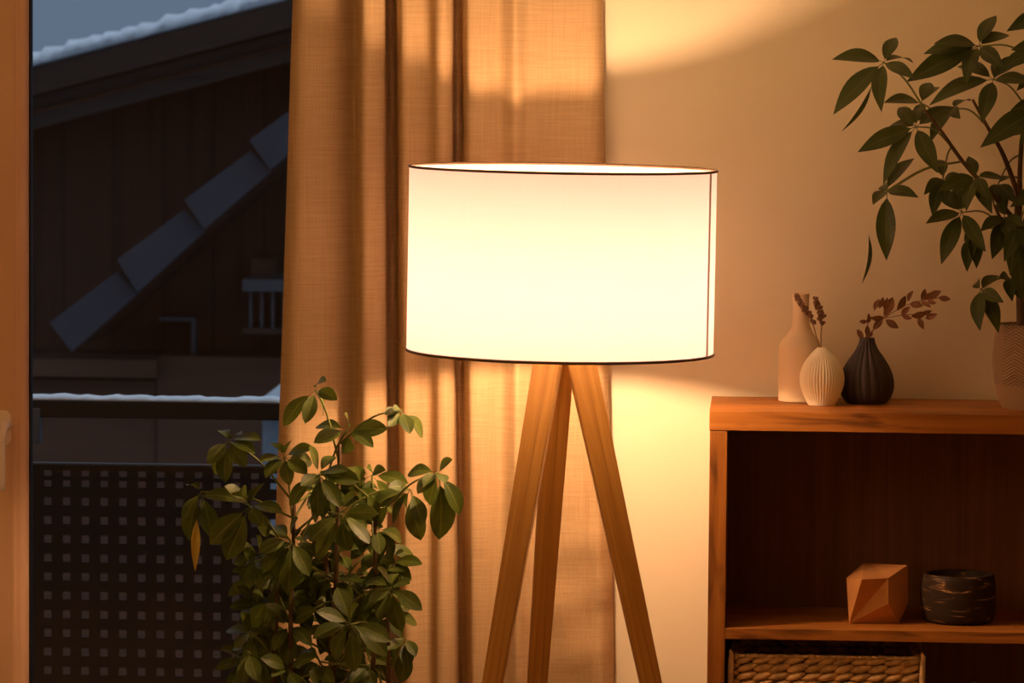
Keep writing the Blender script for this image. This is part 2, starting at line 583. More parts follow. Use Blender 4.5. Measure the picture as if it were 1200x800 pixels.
def folded(pts, n, sigma):
    """the cloth's plan: the control polyline sampled evenly, its corners eased"""
    cum = [0]
    for p, q in zip(PT, PT[1:]): cum.append(cum[-1] + (q - p).length)
    raw = []
    for k in range(n + 1):
        t_ = cum[-1] * k / n
        i = 0
        while i < len(cum) - 2 and cum[i + 1] < t_: i += 1
        f = (t_ - cum[i]) / (cum[i + 1] - cum[i])
        raw.append(pts[i].lerp(pts[i + 1], f))
    out = []
    w_ = [math.exp(-.5 * (q / sigma) ** 2) for q in range(-12, 13)]
    for k in range(n + 1):
        acc, ws = Vector((0, 0, 0)), 0
        for q, wt in zip(range(-12, 13), w_):
            j = min(max(k + q, 0), n)
            acc += raw[j] * wt; ws += wt
        out.append(acc / ws)
    return out


NC = 460
PT = [Vector((pix(a, 0, c).x, c, 0)) for a, b_, c in ctrl]
PB = [Vector((pix(b_, 800, c).x, c, 0)) for a, b_, c in ctrl]
top = folded(PT, NC, 3.4)
bot = folded(PB, NC, 3.4)
ZT, ZB = pix(520, 0, .38).z, pix(520, 800, .38).z
bm = bmesh.new()
NZ = 150
z0, z1 = .012, ZC - .006
grid = []
for j in range(NZ + 1):
    z = z0 + (z1 - z0) * j / NZ
    s = (ZT - z) / (ZT - ZB)
    s = max(-.6, min(1.45, s))
    row = []
    for i in range(NC + 1):
        p = top[i].lerp(bot[i], s)
        u = i / NC
        dy = .004 * math.sin(9 * u + 3.1 * z) + .003 * math.sin(23 * u - 5 * z + 1)
        # soft creases in the lower right corner and a stitched hem at the right edge
        if u > .82:
            k = min(1, (u - .82) / .05)
            dy += k * .0028 * math.sin(31 * z + 40 * u) * max(0, min(1, (1.02 - z) / .2))
            dy += k * .0022 * math.sin(64 * z - 22 * u + 1.3) * max(0, min(1, (.98 - z) / .2))
            if z < 1.0:
                hx = abs(u - .962)
                dy += -.0035 * max(0, 1 - hx / .012) + .0035 * max(0, 1 - abs(u - .945) / .008) + .002 * max(0, 1 - hx / .02) * math.sin(150 * z)
        row.append(bm.verts.new((p.x, p.y + dy, z)))
    grid.append(row)
for j in range(NZ):
    for i in range(NC):
        bm.faces.new([grid[j][i], grid[j][i + 1], grid[j + 1][i + 1], grid[j + 1][i]])
cur = obj('curtain', bm, M['curtain'], smooth=True, origin=(pix(520, 400, .38).x, .38, 0))
tag(cur, 'long beige linen curtain hanging in deep folds beside the balcony door', 'curtain')

# ------------------------------------------------------------------ tripod floor lamp
lamp = thing('floor_lamp', 'lit tripod floor lamp with white drum shade and three wooden legs', 'floor lamp', (0, 0, 0))
RS = .25
TILT = Matrix.Rotation(math.radians(.55), 4, 'Y')
ct, cb = pix(660, 197.3, 0), pix(656, 411.6, 0)
SZ = (ct.z + cb.z) / 2
SC = Vector(((ct.x + cb.x) / 2, 0, SZ))
HS = (ct.z - cb.z) / 2
MS = Matrix.Translation(SC) @ TILT


def tilted(bm):
    bmesh.ops.transform(bm, matrix=MS, verts=bm.verts)
    return bm


bm = bmesh.new()
nseg = 160
ring = []
for j in range(9):
    ring.append([bm.verts.new((RS * math.cos(2 * PI * k / nseg), RS * math.sin(2 * PI * k / nseg), -HS + 2 * HS * j / 8)) for k in range(nseg)])
for j in range(8):
    for k in range(nseg):
        bm.faces.new([ring[j][k], ring[j][(k + 1) % nseg], ring[j + 1][(k + 1) % nseg], ring[j + 1][k]])
shade = obj('lamp_shade', tilted(bm), M['shade'], lamp, smooth=True)


def torus(bm, R, r, z, seg=160, ms=8):
    rings = []
    for k in range(seg):
        a = 2 * PI * k / seg
        rings.append([bm.verts.new(((R + r * math.cos(2 * PI * q / ms)) * math.cos(a), (R + r * math.cos(2 * PI * q / ms)) * math.sin(a), z + r * math.sin(2 * PI * q / ms))) for q in range(ms)])
    for k in range(seg):
        for q in range(ms):
            bm.faces.new([rings[k][q], rings[(k + 1) % seg][q], rings[(k + 1) % seg][(q + 1) % ms], rings[k][(q + 1) % ms]])
    return bm


obj('top_ring', tilted(torus(bmesh.new(), RS, .0021, HS)), M['shade_ring'], shade, smooth=True)
obj('bottom_ring', tilted(torus(bmesh.new(), RS, .0024, -HS)), M['shade_ring'], shade, smooth=True)
# vertical overlap seam near the right edge, facing the camera
bm = bmesh.new()
xs = (831.5 - 659) / 720.0
a0 = -math.acos(min(1, xs / RS))
aa = [a0 - .022 + .044 * k / 4 for k in range(5)]
vs = [[bm.verts.new(((RS + .0012) * math.cos(a), (RS + .0012) * math.sin(a), z)) for a in aa] for z in (-HS, HS)]
for k in range(4):
    bm.faces.new([vs[0][k], vs[0][k + 1], vs[1][k + 1], vs[1][k]])
obj('shade_seam', tilted(bm), M['seam'], shade, smooth=True)
# bulb, socket and the wire spider that carries the shade
BZ = SZ - HS + .098
bm = bmesh.new()
bmesh.ops.create_uvsphere(bm, u_segments=24, v_segments=16, radius=.03)
bmesh.ops.translate(bm, verts=bm.verts, vec=(0, 0, BZ))
obj('bulb', bm, M['bulb'], lamp, smooth=True)
bm = bmesh.new()
lathe(bm, [(.019, BZ - .098), (.019, BZ - .05), (.016, BZ - .045), (.014, BZ - .030)], (0, 0, 0), 24, close_top=True)
obj('socket', bm, M['brass'], lamp, auto=40)
bm = bmesh.new()
for k in range(3):
    a = 2 * PI * k / 3 + .5
    tube(bm, [(.018 * math.cos(a), .018 * math.sin(a), BZ - .055), (.15 * math.cos(a), .15 * math.sin(a), SZ - HS + .03),
              (SC.x + (RS - .002) * math.cos(a), (RS - .002) * math.sin(a), SZ - HS + .004)], .0016, 6)
obj('shade_carrier', bm, M['brass'], shade, smooth=True)
bm = bmesh.new()
hubz = SZ - HS - .012
lathe(bm, [(.028, hubz), (.030, hubz + .004), (.030, hubz + .020), (.02, hubz + .026)], (0, 0, 0), 32, close_top=True)
obj('hub', bm, M['brass'], lamp, auto=40)
# legs (tapering flat boards), rectangular section w x t
for az, roll, top_px, bot_px, Yt, w0, w1, th in (
        (-130, 0, (642.5, 425), (578.3, 800), -.026, .0455, .0335, .024),
        (-10, 0, (680.8, 425), (762, 800), -.012, .0465, .0345, .024),
        (110, 0, (656.0, 425), (629.5, 800), .034, .0455, .0330, .024)):
    a = math.radians(az)
    pt = pix(top_px[0], top_px[1], Yt)
    rad = .238
    # reach the pixel at the bottom of the frame, keeping the splay in depth
    Yb = Yt + math.sin(a) * rad * .53
    pb = pix(bot_px[0], bot_px[1], Yb)
    d = (pb - pt)
    d = d / -d.z
    p_top = pt - d * (.030)
    p_bot = pt + d * pt.z
    length = (p_bot - p_top).length
    zax = (p_top - p_bot).normalized()
    view = (CAM - pt).normalized()
    yax = (view - zax * view.dot(zax)).normalized()      # wide side roughly towards the room
    yax = (Matrix.Rotation(math.radians({-130: -9, -10: 7, 110: 5}[az]), 3, zax) @ yax)
    xax = yax.cross(zax)
    bm = bmesh.new()
    f0 = (.0 - pt.z) / (pix(*bot_px, Yb).z - pt.z)
    wb = w0 + (w1 - w0) * (pt.z / (pt.z - pb.z)) * 1.0
    b2 = bmesh.new()
    bmesh.ops.create_cube(b2, size=1)
    for v in b2.verts:
        top_ = v.co.z > 0
        ww = (w0 + .0012) if top_ else wb
        tt = th if top_ else th * .85
        v.co = Vector((v.co.x * ww, v.co.y * tt, length if top_ else 0))
    bmesh.ops.subdivide_edges(b2, edges=[e for e in b2.edges if abs(e.verts[0].co.z - e.verts[1].co.z) > .3], cuts=6)
    bmesh.ops.bevel(b2, geom=[e for e in b2.edges if abs(e.verts[0].co.z - e.verts[1].co.z) > .05], offset=.0022, segments=2, affect='EDGES')
    merge(bm, b2)
    me = bpy.data.meshes.new('leg')
    bm.to_mesh(me); bm.free()
    me.materials.append(M['leg'])
    o = bpy.data.objects.new('leg', me)
    COL.objects.link(o)
    o.parent = lamp
    R = Matrix((xax, yax, zax)).transposed()
    low = min((R @ v.co).z for v in me.vertices)
    o.matrix_basis = Matrix.Translation(p_bot - Vector((0, 0, low + p_bot.z * 0))) @ R.to_4x4()

# ------------------------------------------------------------------ oak shelf unit
CYF, CYB = .14, .437
c0 = pix(831.4, 481.6, CYF)
CX0, CTOP = c0.x, c0.z
CX1 = CX0 + 1.15
TT = .0320
PW = .030
sh1 = pix(900, 736.6, CYF).z                 # top of the upper shelf
case = thing('shelf_unit', 'oak open shelf unit by the wall, vases on top, basket below', 'shelf unit', ((CX0 + CX1) / 2, (CYF + CYB) / 2, 0))
obj('top_panel', box(bmesh.new(), CX0, CX1, CYF, CYB, CTOP - TT, CTOP, .0012), M['oakX'], case)
obj('side_panel', box(bmesh.new(), CX0 + .001, CX0 + PW, CYF + .001, CYB, 0, CTOP - TT - .0008, .001), M['oakZ'], case)
obj('side_panel', box(bmesh.new(), CX1 - PW, CX1 - .001, CYF + .001, CYB, 0, CTOP - TT - .0008, .001), M['oakZ'], case)
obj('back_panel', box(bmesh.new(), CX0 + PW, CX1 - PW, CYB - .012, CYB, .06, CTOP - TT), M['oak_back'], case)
sh2 = sh1 - .352
for z in (sh1, sh2):
    obj('shelf', box(bmesh.new(), CX0 + PW, CX1 - PW, CYF + .002, CYB - .012, z - .0185, z, .001), M['oakX'], case)
obj('plinth', box(bmesh.new(), CX0 + PW, CX1 - PW, CYF + .02, CYF + .04, 0, .078), M['oakX'], case)
obj('shelf', box(bmesh.new(), CX0 + PW, CX1 - PW, CYF + .002, CYB - .012, .06, .078, .001), M['oakX'], case)


def px_profile(rows, axis, base, sc):
    """rows: (pixel y, radius in pixels) -> (radius, z) with z measured up from base"""
    return [(r / sc, (base - y) / sc) for y, r in rows]


def smooth_profile(prof, n):
    return [(max(.0005, p.x), p.y) for p in spline([(a, b, 0) for a, b in prof], n)]


# bottle vase
pb = pixz(937.2, 470.0, CTOP)
sc = ppm(pb.y)
prof = smooth_profile([(r / sc, h / sc) for r, h in ((21, 0), (24.4, .6), (25.3, 4), (25.3, 25), (25.2, 46), (25.0, 61), (23.8, 67), (21.4, 71.5), (16.8, 77),
                       (13.0, 83), (10.4, 91), (9.5, 101), (9.3, 114), (9.4, 121), (9.9, 126))], 90)
prof += [(8.6 / sc, 126.5 / sc), (7.6 / sc, 124 / sc), (7.4 / sc, 100 / sc)]
t = thing('bottle_vase', 'tall beige bottle vase with narrow neck behind the white ribbed vase', 'vase', pb)
obj('body', lathe(bmesh.new(), prof, pb, 64), M['bottle'], t, smooth=True)

# white ribbed bud vase
pw = pixz(962.8, 474.4, CTOP)
sc = ppm(pw.y)
prof = smooth_profile([(r / sc, h / sc) for r, h in ((14.6, 0), (16, .8), (19.6, 7.6), (23.2, 15.6), (25.6, 23.6), (26.3, 31.6), (25.4, 38.6), (22.9, 45.6),
                       (19.3, 52), (14.8, 58), (9.6, 63.8), (6.4, 66.8), (5.4, 67.6))], 64)


def flute_white(a, r, z):
    zz = z * sc
    k = max(0, min(1, (zz - 1) / 8)) * max(0, min(1, (62 - zz) / 12))
    return r - .0019 * k * (0.5 + .5 * math.cos(44 * a))


bm = lathe(bmesh.new(), prof + [(4.6 / sc, 66 / sc), (4.5 / sc, 40 / sc)], pw, 352, flute_white)
t = thing('ribbed_vase', 'small white vase with fine vertical ribs holding the lavender', 'vase', pw)
obj('body', bm, M['white_vase'], t, smooth=True)

# dark ribbed vase
pd = pixz(1015.2, 472.2, CTOP)
scd = ppm(pd.y)
prof = smooth_profile([(20 / scd, 0), (23 / scd, .6 / scd), (28 / scd, 6 / scd), (31.6 / scd, 15 / scd), (32.4 / scd, 24 / scd), (30.6 / scd, 33 / scd), (26.6 / scd, 43 / scd),
                       (19.5 / scd, 54 / scd), (13.2 / scd, 63 / scd), (9.6 / scd, 71 / scd), (8.7 / scd, 76.3 / scd)], 64)


def flute_dark(a, r, z):
    zz = z * scd
    k = max(0, min(1, zz / 8)) * max(0, min(1, (76 - zz) / 14))
    return r - .0022 * k * (1 - abs(math.sin(9 * a + 10 * z)))


bm = lathe(bmesh.new(), prof + [(7.4 / scd, 76.3 / scd), (7.0 / scd, 72 / scd), (7 / scd, 45 / scd)], pd, 216, flute_dark)
t = thing('gourd_vase', 'dark ribbed gourd vase with narrow neck holding a dried leafy twig', 'vase', pd)
obj('body', bm, M['black_vase'], t, smooth=True)


# ------------------------------------------------------------------ leaves
def leaf(bm, base, tip, width, nrm, bend=.1, shape='ovate', fold=.25, curl=0.0, nl=10, stalk=.0):
    """one leaf blade from base to tip; nrm is the side it faces"""
    base, tip = Vector(base), Vector(tip)
    ax = tip - base
    ln = ax.length
    if ln < 1e-5: return
    ax.normalize()
    nrm = Vector(nrm)
    nrm = nrm - ax * nrm.dot(ax)
    if nrm.length < 1e-4: nrm = ax.orthogonal()
    nrm.normalize()
    sd = ax.cross(nrm)
    uvl = bm.loops.layers.uv.verify()
    rows = []
    st = stalk
    for j in range(nl + 1):
        s = j / nl
        f_ = s
        s = max(0, (f_ - st) / (1 - st))
        if shape == 'obovate':      # widest past the middle, blunt tip
            w = math.sin(PI * min(1, s ** 1.15)) ** .75 if 0 < s < 1 else 0
        elif shape == 'lance':
            w = (math.sin(PI * s ** .92) ** .95) * (1 - .12 * s) if 0 < s < 1 else 0
        else:
            w = math.sin(PI * s) ** .9 if 0 < s < 1 else 0
        if s < .12: w *= s / .12
        if f_ <= st: w = 0
        w = max(w, .035 if s < .5 else .012) * width / 2
        p = base + ax * (ln * f_) + nrm * (bend * ln * (math.sin(PI * f_)) - curl * ln * f_ * f_)
        row = []
        for q in (-1, -.5, 0, .5, 1):
            row.append((bm.verts.new(p + sd * (w * q) + nrm * (abs(q) * fold * w)), (q * .5 + .5, s)))
        rows.append(row)
    for j in range(nl):
        for q in range(4):
            quad = [rows[j][q], rows[j][q + 1], rows[j + 1][q + 1], rows[j + 1][q]]
            f = bm.faces.new([a for a, _ in quad])
            for lp, (_, uvc) in zip(f.loops, quad):
                lp[uvl].uv = uvc


def compound(bm, hub, tips, Y, conv, true_len, wr, shape, rs, face=(0, -.75, .65), dirs=None, stalk=.08):
    """leaflets that spread from one hub; the depth of each tip follows from its real length"""
    hx, hy = conv(*hub)
    H = pix(hx, hy, Y)
    sc_ = ppm(Y)
    for t_ in tips:
        tx, ty = conv(t_[0], t_[1])
        l2 = math.hypot(tx - hx, ty - hy) / sc_
        dep = math.sqrt(max(0, true_len ** 2 - l2 ** 2))
        dep = min(dep, true_len * .75)
        sgn = t_[2] if len(t_) > 2 else (-1 if rs.random() < .7 else 1)
        T = pix(tx, ty, Y + sgn * dep * .8)
        ln = (T - H).length
        n = Vector((face[0] + rs.uniform(-.35, .35), face[1] + rs.uniform(-.25, .25), face[2] + rs.uniform(-.25, .25)))
        leaf(bm, H, T, max(ln * wr, true_len * wr * .58) * rs.uniform(.92, 1.08), n, rs.uniform(.04, .11), shape, rs.uniform(.12, .3), rs.uniform(0, .10), 11, stalk)
    return H


# umbrella plant in front of the curtain
def cv1(u, v): return 200 + u / 2.161, 430 + v / 2.161


def cv2(u, v): return 260 + u / 4.0, 600 + v / 4.0


rs = random.Random(11)
PX, PY = pix(382, 700, .0).x, .06
plant = thing('umbrella_plant', 'bushy green umbrella plant standing on the floor before the curtain', 'potted plant', (PX, PY, 0))
bm = bmesh.new()
hubs = []
C1 = [  # hub, tips (third value: which way in depth), depth
    ((368, 58), [(282, 148), (340, 143), (387, 122), (419, 80), (390, 32)], -.02),
    ((447, 160), [(363, 190), (439, 222), (512, 198), (548, 155), (442, 117), (365, 147)], .00),
    ((583, 112), [(551, 150), (543, 118), (606, 168), (639, 178), (566, 108)], -.03),
    ((146, 188), [(94, 245), (108, 272), (136, 292), (190, 250), (212, 212), (128, 155), (178, 165), (226, 180)], -.06),
    ((288, 228), [(360, 205), (305, 178), (252, 188), (226, 238), (240, 280), (300, 295), (362, 240), (345, 270)], -.04),
    ((77, 316), [(43, 292), (32, 390), (42, 440), (96, 400), (104, 428)], -.03),
    ((200, 352), [(82, 318), (140, 300), (98, 448), (140, 490), (252, 430), (280, 362), (232, 290), (180, 300), (230, 400)], -.07),
    ((375, 272), [(445, 258), (298, 350), (372, 380), (386, 382), (428, 350), (415, 225), (330, 300), (480, 290), (350, 200)], -.08),
    ((678, 268), [(706, 232), (598, 268), (625, 318), (650, 352), (737, 372), (686, 438), (695, 290), (640, 300)], -.02),
    ((608, 310), [(508, 350), (560, 395), (632, 440), (590, 360), (640, 400), (555, 300)], .03),
    ((432, 372), [(522, 368), (496, 440), (448, 470), (372, 492), (350, 440), (402, 300), (470, 320), (505, 445)], -.10),
    ((302, 436), [(230, 520), (222, 470), (262, 400), (296, 575), (352, 528), (360, 448), (318, 380), (270, 540)], -.05),
    ((520, 408), [(460, 372), (505, 330), (590, 440), (570, 480), (530, 470), (545, 360)], .02),
    ((480, 300), [(420, 290), (530, 310), (500, 345), (470, 250), (525, 340)], .06),
    ((395, 330), [(350, 355), (420, 390), (445, 340), (360, 300)], .05),
]
C2 = [
    ((795, 355), [(735, 258), (668, 315), (690, 425), (735, 500), (838, 562), (936, 455), (878, 330), (815, 285)], -.04),
    ((605, 525), [(448, 460), (425, 588), (520, 690), (622, 748), (778, 672), (790, 600), (628, 428), (540, 350)], -.12),
    ((320, 530), [(215, 428), (428, 452), (418, 620), (240, 640), (305, 720), (250, 495)], .02),
    ((135, 560), [(95, 470), (65, 640), (140, 740), (235, 660), (205, 430), (250, 580)], -.02),
    ((430, 425), [(512, 340), (335, 385), (420, 330), (350, 470), (500, 440)], .04),
    ((530, 315), [(430, 290), (585, 270), (610, 410), (440, 400), (520, 230), (650, 320)], .03),
    ((310, 740), [(438, 680), (235, 770), (360, 830), (190, 680), (300, 860)], -.02),
    ((860, 590), [(795, 720), (872, 725), (908, 672), (845, 800), (780, 640)], .03),
    ((735, 225), [(690, 165), (765, 140), (785, 260), (690, 255), (810, 235), (735, 300)], .05),
    ((120, 650), [(50, 700), (95, 810), (165, 790), (215, 810), (60, 620)], -.05),
    ((150, 230), [(112, 250), (130, 360), (160, 340), (230, 270), (110, 180)], -.01),
    ((460, 700), [(380, 640), (560, 690), (430, 800), (520, 820), (370, 760)], .0),
    ((690, 720), [(600, 800), (700, 840), (780, 780), (620, 690), (770, 700)], .02),
]
for hub, tips, Y in C1:
    H = compound(bm, hub, tips, Y, cv1, .074, .40, 'obovate', rs, stalk=.17)
    hubs.append(H)
for hub, tips, Y in C2:
    H = compound(bm, hub, tips, Y, cv2, .072, .41, 'obovate', rs, stalk=.17)
    hubs.append(H)
for k in range(54):                           # inner foliage, low and behind
    hx, hy = (rs.uniform(290, 470), rs.uniform(640, 900)) if k < 44 else (rs.uniform(300, 455), rs.uniform(550, 660))
    Y = rs.uniform(.04, .22) if hy < 800 else rs.uniform(-.12, .2)
    tips = []
    n = rs.randint(6, 8)
    a0 = rs.uniform(0, 6.28)
    for q in range(n):
        a = a0 + q * 2 * PI / n
        l_ = rs.uniform(22, 46)
        tips.append((hx + l_ * math.cos(a), hy + l_ * .8 * math.sin(a) + 8))
    hubs.append(compound(bm, (hx, hy), tips, Y, lambda u, v: (u, v), .072, .38, 'obovate', rs, stalk=.17))
obj('foliage', bm, M['leafA'], plant, smooth=True)
bm = bmesh.new()
a_, b_ = cv1(66, 385), cv1(62, 517)
leaf(bm, pix(*a_, -.05), pix(*b_, -.06), .016, (0, -1, .1), .03, 'lance', .3)
tag(obj('withered_leaf', bm, M['leafY'], plant, smooth=True), 'yellow withered leaflet hanging down at the left')
# stems and leaf stalks
bm = bmesh.new()
POT_T = .30
mains = []
for (tx, ty, ty_y, bx) in ((345, 590, -.02, -.03), (398, 520, .0, .0), (440, 590, .0, .03), (376, 560, .05, .01), (325, 690, .02, -.04), (455, 700, -.02, .04)):
    P0 = Vector((PX + bx, PY + bx * .4, POT_T - .03))
    P3 = pix(tx, ty, ty_y)
    mid = P0.lerp(P3, .5) + Vector((bx * .6, 0, 0))
    cv = spline([P0, mid, P3], 24)
    mains.append(cv)
    tube(bm, cv, [.006 - .003 * k / 24 for k in range(25)], 8)
n_wood = len(bm.faces)
for H in hubs:
    best = None
    for cv in mains:
        for p in cv[4:]:
            dz = H.z - p.z
            if dz < .0: continue
            d = (p - H).length
            c_ = abs(d - .13) + (0 if dz > .02 else .08) + (.3 if d > .26 else 0)
            if best is None or c_ < best[0]: best = (c_, p)
    if best is None:
        p = min((p for cv in mains for p in cv), key=lambda q: (q - H).length)
    else:
        p = best[1]
    mid = p.lerp(H, .55) + Vector((0, 0, .015))
    tube(bm, spline([p, mid, H], 10), [.0021 - .0007 * k / 10 for k in range(11)], 6)
o = obj('stem', bm, M['brown_stem'], plant, smooth=True)
o.data.materials.append(M['green_stem'])
for i, p in enumerate(o.data.polygons):
    if i >= n_wood: p.material_index = 1
bm = bmesh.new()
lathe(bm, [(.10, 0), (.105, .004), (.135, .28), (.140, .30), (.140, POT_T + .005), (.128, POT_T + .005), (.126, POT_T - .03), (.12, POT_T - .12)], (PX, PY, 0), 64)
obj('plant_pot', bm, M['pot_dark'], plant, auto=35)
bm = bmesh.new()
lathe(bm, [(.124, POT_T - .035), (.08, POT_T - .028), (.001, POT_T - .025)], (PX, PY, 0), 48, close_bottom=False)
obj('soil', bm, M['soil'], plant, smooth=True)

# money tree on the shelf unit
def cv3(u, v): return 960 + u / 3.333, v / 3.333


def cv4(u, v): return 960 + u / 4.0, 200 + v / 4.0


rs = random.Random(5)
pp = pixz(1209, 478.0, CTOP)
TY = pp.y
tree = thing('money_tree', 'money tree with hand-shaped leaves in a patterned grey pot on the shelf unit', 'potted plant', pp)
bm = bmesh.new()
thubs = []
C3 = [
    ((252, 243), [(50, 232, -1), (52, 445, -1), (302, 135, 1), (372, 305), (238, 430, -1), (368, 240, 1)], TY - .06),
    ((622, 180), [(690, 50, 1), (455, 160, -1), (412, 200, -1), (340, 318, -1), (748, 125, 1), (720, 265, -1), (570, 325, -1)], TY - .03),
    ((378, 495), [(150, 593, -1), (237, 715, -1), (458, 668, -1), (306, 415, 1), (408, 400, 1), (530, 415, 1), (275, 490, 1)], TY - .08),
    ((680, 310), [(425, 400, -1), (635, 470, -1), (830, 320, -1), (810, 215, 1), (535, 250, 1), (700, 240, 1)], TY - .05),
    ((398, 402), [(258, 392, -1), (435, 322, 1), (472, 340, 1), (390, 470, -1)], TY + .02),
    ((522, 425), [(590, 380, 1), (548, 460, -1), (430, 540, -1)], TY + .03),
    ((262, 745), [(383, 763, -1), (210, 800, -1), (370, 612, 1)], TY - .07),
    ((905, 60), [(740, 110, -1), (820, 20, 1), (960, 130, -1), (850, 150, -1)], TY - .02),
    ((900, 190), [(755, 190, -1), (690, 275, -1), (820, 290, -1), (960, 300, -1), (980, 150, 1)], TY - .06),
    ((900, 410), [(748, 430, -1), (628, 575, -1), (780, 560, -1), (900, 600, -1), (1000, 400, 1)], TY - .07),
]
C4 = [
    ((318, 100), [(458, 115, -1), (315, 420, -1), (300, 60, 1)], TY - .07),
    ((668, 195), [(500, 245, -1), (570, 435, -1), (776, 370, -1), (750, 60, 1), (640, 70, 1), (560, 90, 1)], TY - .05),
    ((580, 36), [(492, 110, -1), (530, 208, -1), (590, 138, -1), (690, 40, -1), (560, -60, 1)], TY - .02),
    ((757, 555), [(842, 488, 1), (866, 618, -1), (846, 748, -1), (752, 748, -1), (745, 517, 1)], TY - .05),
    ((870, 215), [(760, 272, -1), (815, 405, -1), (900, 330, -1), (960, 260, -1), (850, 130, 1)], TY - .03),
    ((735, 30), [(560, 90, -1), (690, 190, -1), (790, 130, -1), (880, 40, 1), (700, -70, 1), (810, 200, -1)], TY - .08),
    ((720, 300), [(690, 465, -1), (740, 448, -1), (680, 330, -1), (770, 370, -1)], TY + .03),
    ((930, 260), [(895, 480, -1), (950, 600, -1), (870, 420, -1), (1000, 420, -1)], TY - .07),
    ((890, 500), [(905, 612, -1), (950, 600, -1), (845, 500, -1)], TY),
    ((840, 60), [(870, 200, -1), (920, 150, -1), (940, 30, 1), (800, 140, -1)], TY + .02),
]
bmf = bm
for hub, tips, Y in C3:
    thubs.append(compound(bmf, hub, tips, Y, cv3, .102, .34, 'lance', rs, face=(-.15, -.8, .45), stalk=.06))
for hub, tips, Y in C4:
    thubs.append(compound(bmf, hub, tips, Y, cv4, .098, .34, 'lance', rs, face=(-.15, -.8, .45), stalk=.06))
for k in range(14):                            # the half of the crown right of the frame
    hx, hy = rs.uniform(1215, 1350), rs.uniform(20, 270)
    Y = TY + rs.uniform(-.11, .06)
    n = rs.randint(5, 7)
    a0 = rs.uniform(0, 6.28)
    tips = [(hx + rs.uniform(35, 64) * math.cos(a0 + q * 2 * PI / n), hy + rs.uniform(35, 60) * math.sin(a0 + q * 2 * PI / n) + 14) for q in range(n)]
    if max(t_[0] for t_ in tips) and min(t_[0] for t_ in tips) > 1165:
        thubs.append(compound(bmf, (hx, hy), tips, Y, lambda u, v: (u, v), .10, .34, 'lance', rs, face=(.1, -.8, .45)))
# two curled narrow leaflets
for pts in ([cv3(205, 335), cv3(160, 400), cv3(110, 450), cv3(86, 515)], [cv4(232, 300), cv4(205, 370), cv4(184, 450), cv4(200, 530)]):
    leaf(bmf, pix(*pts[0], TY - .07), pix(*pts[-1], TY - .09), .010, (.6, -.7, 0), .10, 'lance', .5)
obj('foliage', bmf, M['leafB'], tree, smooth=True)
bm = bmesh.new()
trunk_top = pix(1194, 215, TY)
trunk = spline([Vector((pix(1199, 385, TY).x, TY, CTOP + .10)), pix(1197, 350, TY), pix(1193, 290, TY), trunk_top], 20)
tube(bm, trunk, [.0105 - .0045 * k / 20 for k in range(21)], 10)
limbs = [trunk]
for pts in ([(1193, 262), (1160, 225), (1128, 189), (1104, 155), (1084, 129)], [(1194, 230), (1175, 180), (1158, 150), (1140, 117)],
            [(1196, 270), (1230, 200), (1265, 130)], [(1194, 240), (1198, 160), (1215, 70)], [(1195, 300), (1178, 268), (1165, 240)]):
    cv = spline([pix(x, y, TY - .03 * k) for k, (x, y) in enumerate(pts)], 16)
    limbs.append(cv)
    tube(bm, cv, [.0046 - .0024 * k / 16 for k in range(17)], 8)
n_wood = len(bm.faces)
for H in thubs:
    ends = [p for cv in limbs for p in cv[3:]]
    p = min(ends, key=lambda q: abs((q - H).length - .075) + (.05 if q.z > H.z + .06 else 0))
    mid = p.lerp(H, .5) + Vector((0, 0, .012))
    tube(bm, spline([p, mid, H], 10), [.0019 - .0006 * k / 10 for k in range(11)], 6)
o = obj('trunk', bm, M['brown_stem'], tree, smooth=True)
o.data.materials.append(M['green_stem'])
for i, p in enumerate(o.data.polygons):
    if i >= n_wood: p.material_index = 1
bm = bmesh.new()
sc = ppm(TY)
prof = smooth_profile([(32 / sc, 0), (35 / sc, 1 / sc), (42 / sc, 18 / sc), (46 / sc, 42 / sc), (46.5 / sc, 60 / sc), (45 / sc, 80 / sc), (42.5 / sc, 98 / sc)], 40)
H_pot = 98 / sc
prof += [(40 / sc, 98.3 / sc), (39 / sc, 92 / sc), (38 / sc, 70 / sc)]
lathe(bm, prof, pp, 96)
uvl = bm.loops.layers.uv.verify()
for f in bm.faces:
    c = f.calc_center_median() - pp
    ac = math.atan2(c.y, c.x)
    for lp in f.loops:
        q = lp.vert.co - pp
        a = math.atan2(q.y, q.x)
        if a - ac > PI: a -= 2 * PI
        if ac - a > PI: a += 2 * PI
        lp[uvl].uv = (a / (2 * PI) + .5, q.z / H_pot)
obj('plant_pot', bm, M['planter'], tree, smooth=True)
bm = bmesh.new()
lathe(bm, [(38.6 / sc, 82 / sc), (20 / sc, 84 / sc), (.001, 85 / sc)], pp, 40, close_bottom=False)
obj('soil', bm, M['soil'], tree, smooth=True)

# dried twig in the dark vase
rs = random.Random(3)
tw = pd.y
base = Vector((pd.x, pd.y, CTOP + .07))
twig = thing('dried_twig', 'dried twig of small brown leaves leaning right out of the dark vase', 'dried twig', base)
bm = bmesh.new()
main_pts = [base - Vector((0, 0, .02))] + [pix(*cv4(*q), tw) for q in ((212, 800), (250, 750), (305, 690), (370, 650), (430, 622), (510, 602), (562, 596))]
tube(bm, spline(main_pts, 40), [.0011] * 20 + [.0007] * 21, 6)
tube(bm, spline([pix(*cv4(*q), tw - .002) for q in ((305, 690), (400, 676), (470, 672), (520, 666))], 16), .0007, 6)
tube(bm, spline([pix(*cv4(*q), tw) for q in ((216, 792), (226, 740), (228, 700))], 8), .0008, 6)
tube(bm, spline([pix(*cv4(*q), tw) for q in ((300, 695), (305, 650), (308, 610))], 8), .0007, 6)
obj('stem', bm, M['dry_stem'], twig, smooth=True)
bm = bmesh.new()
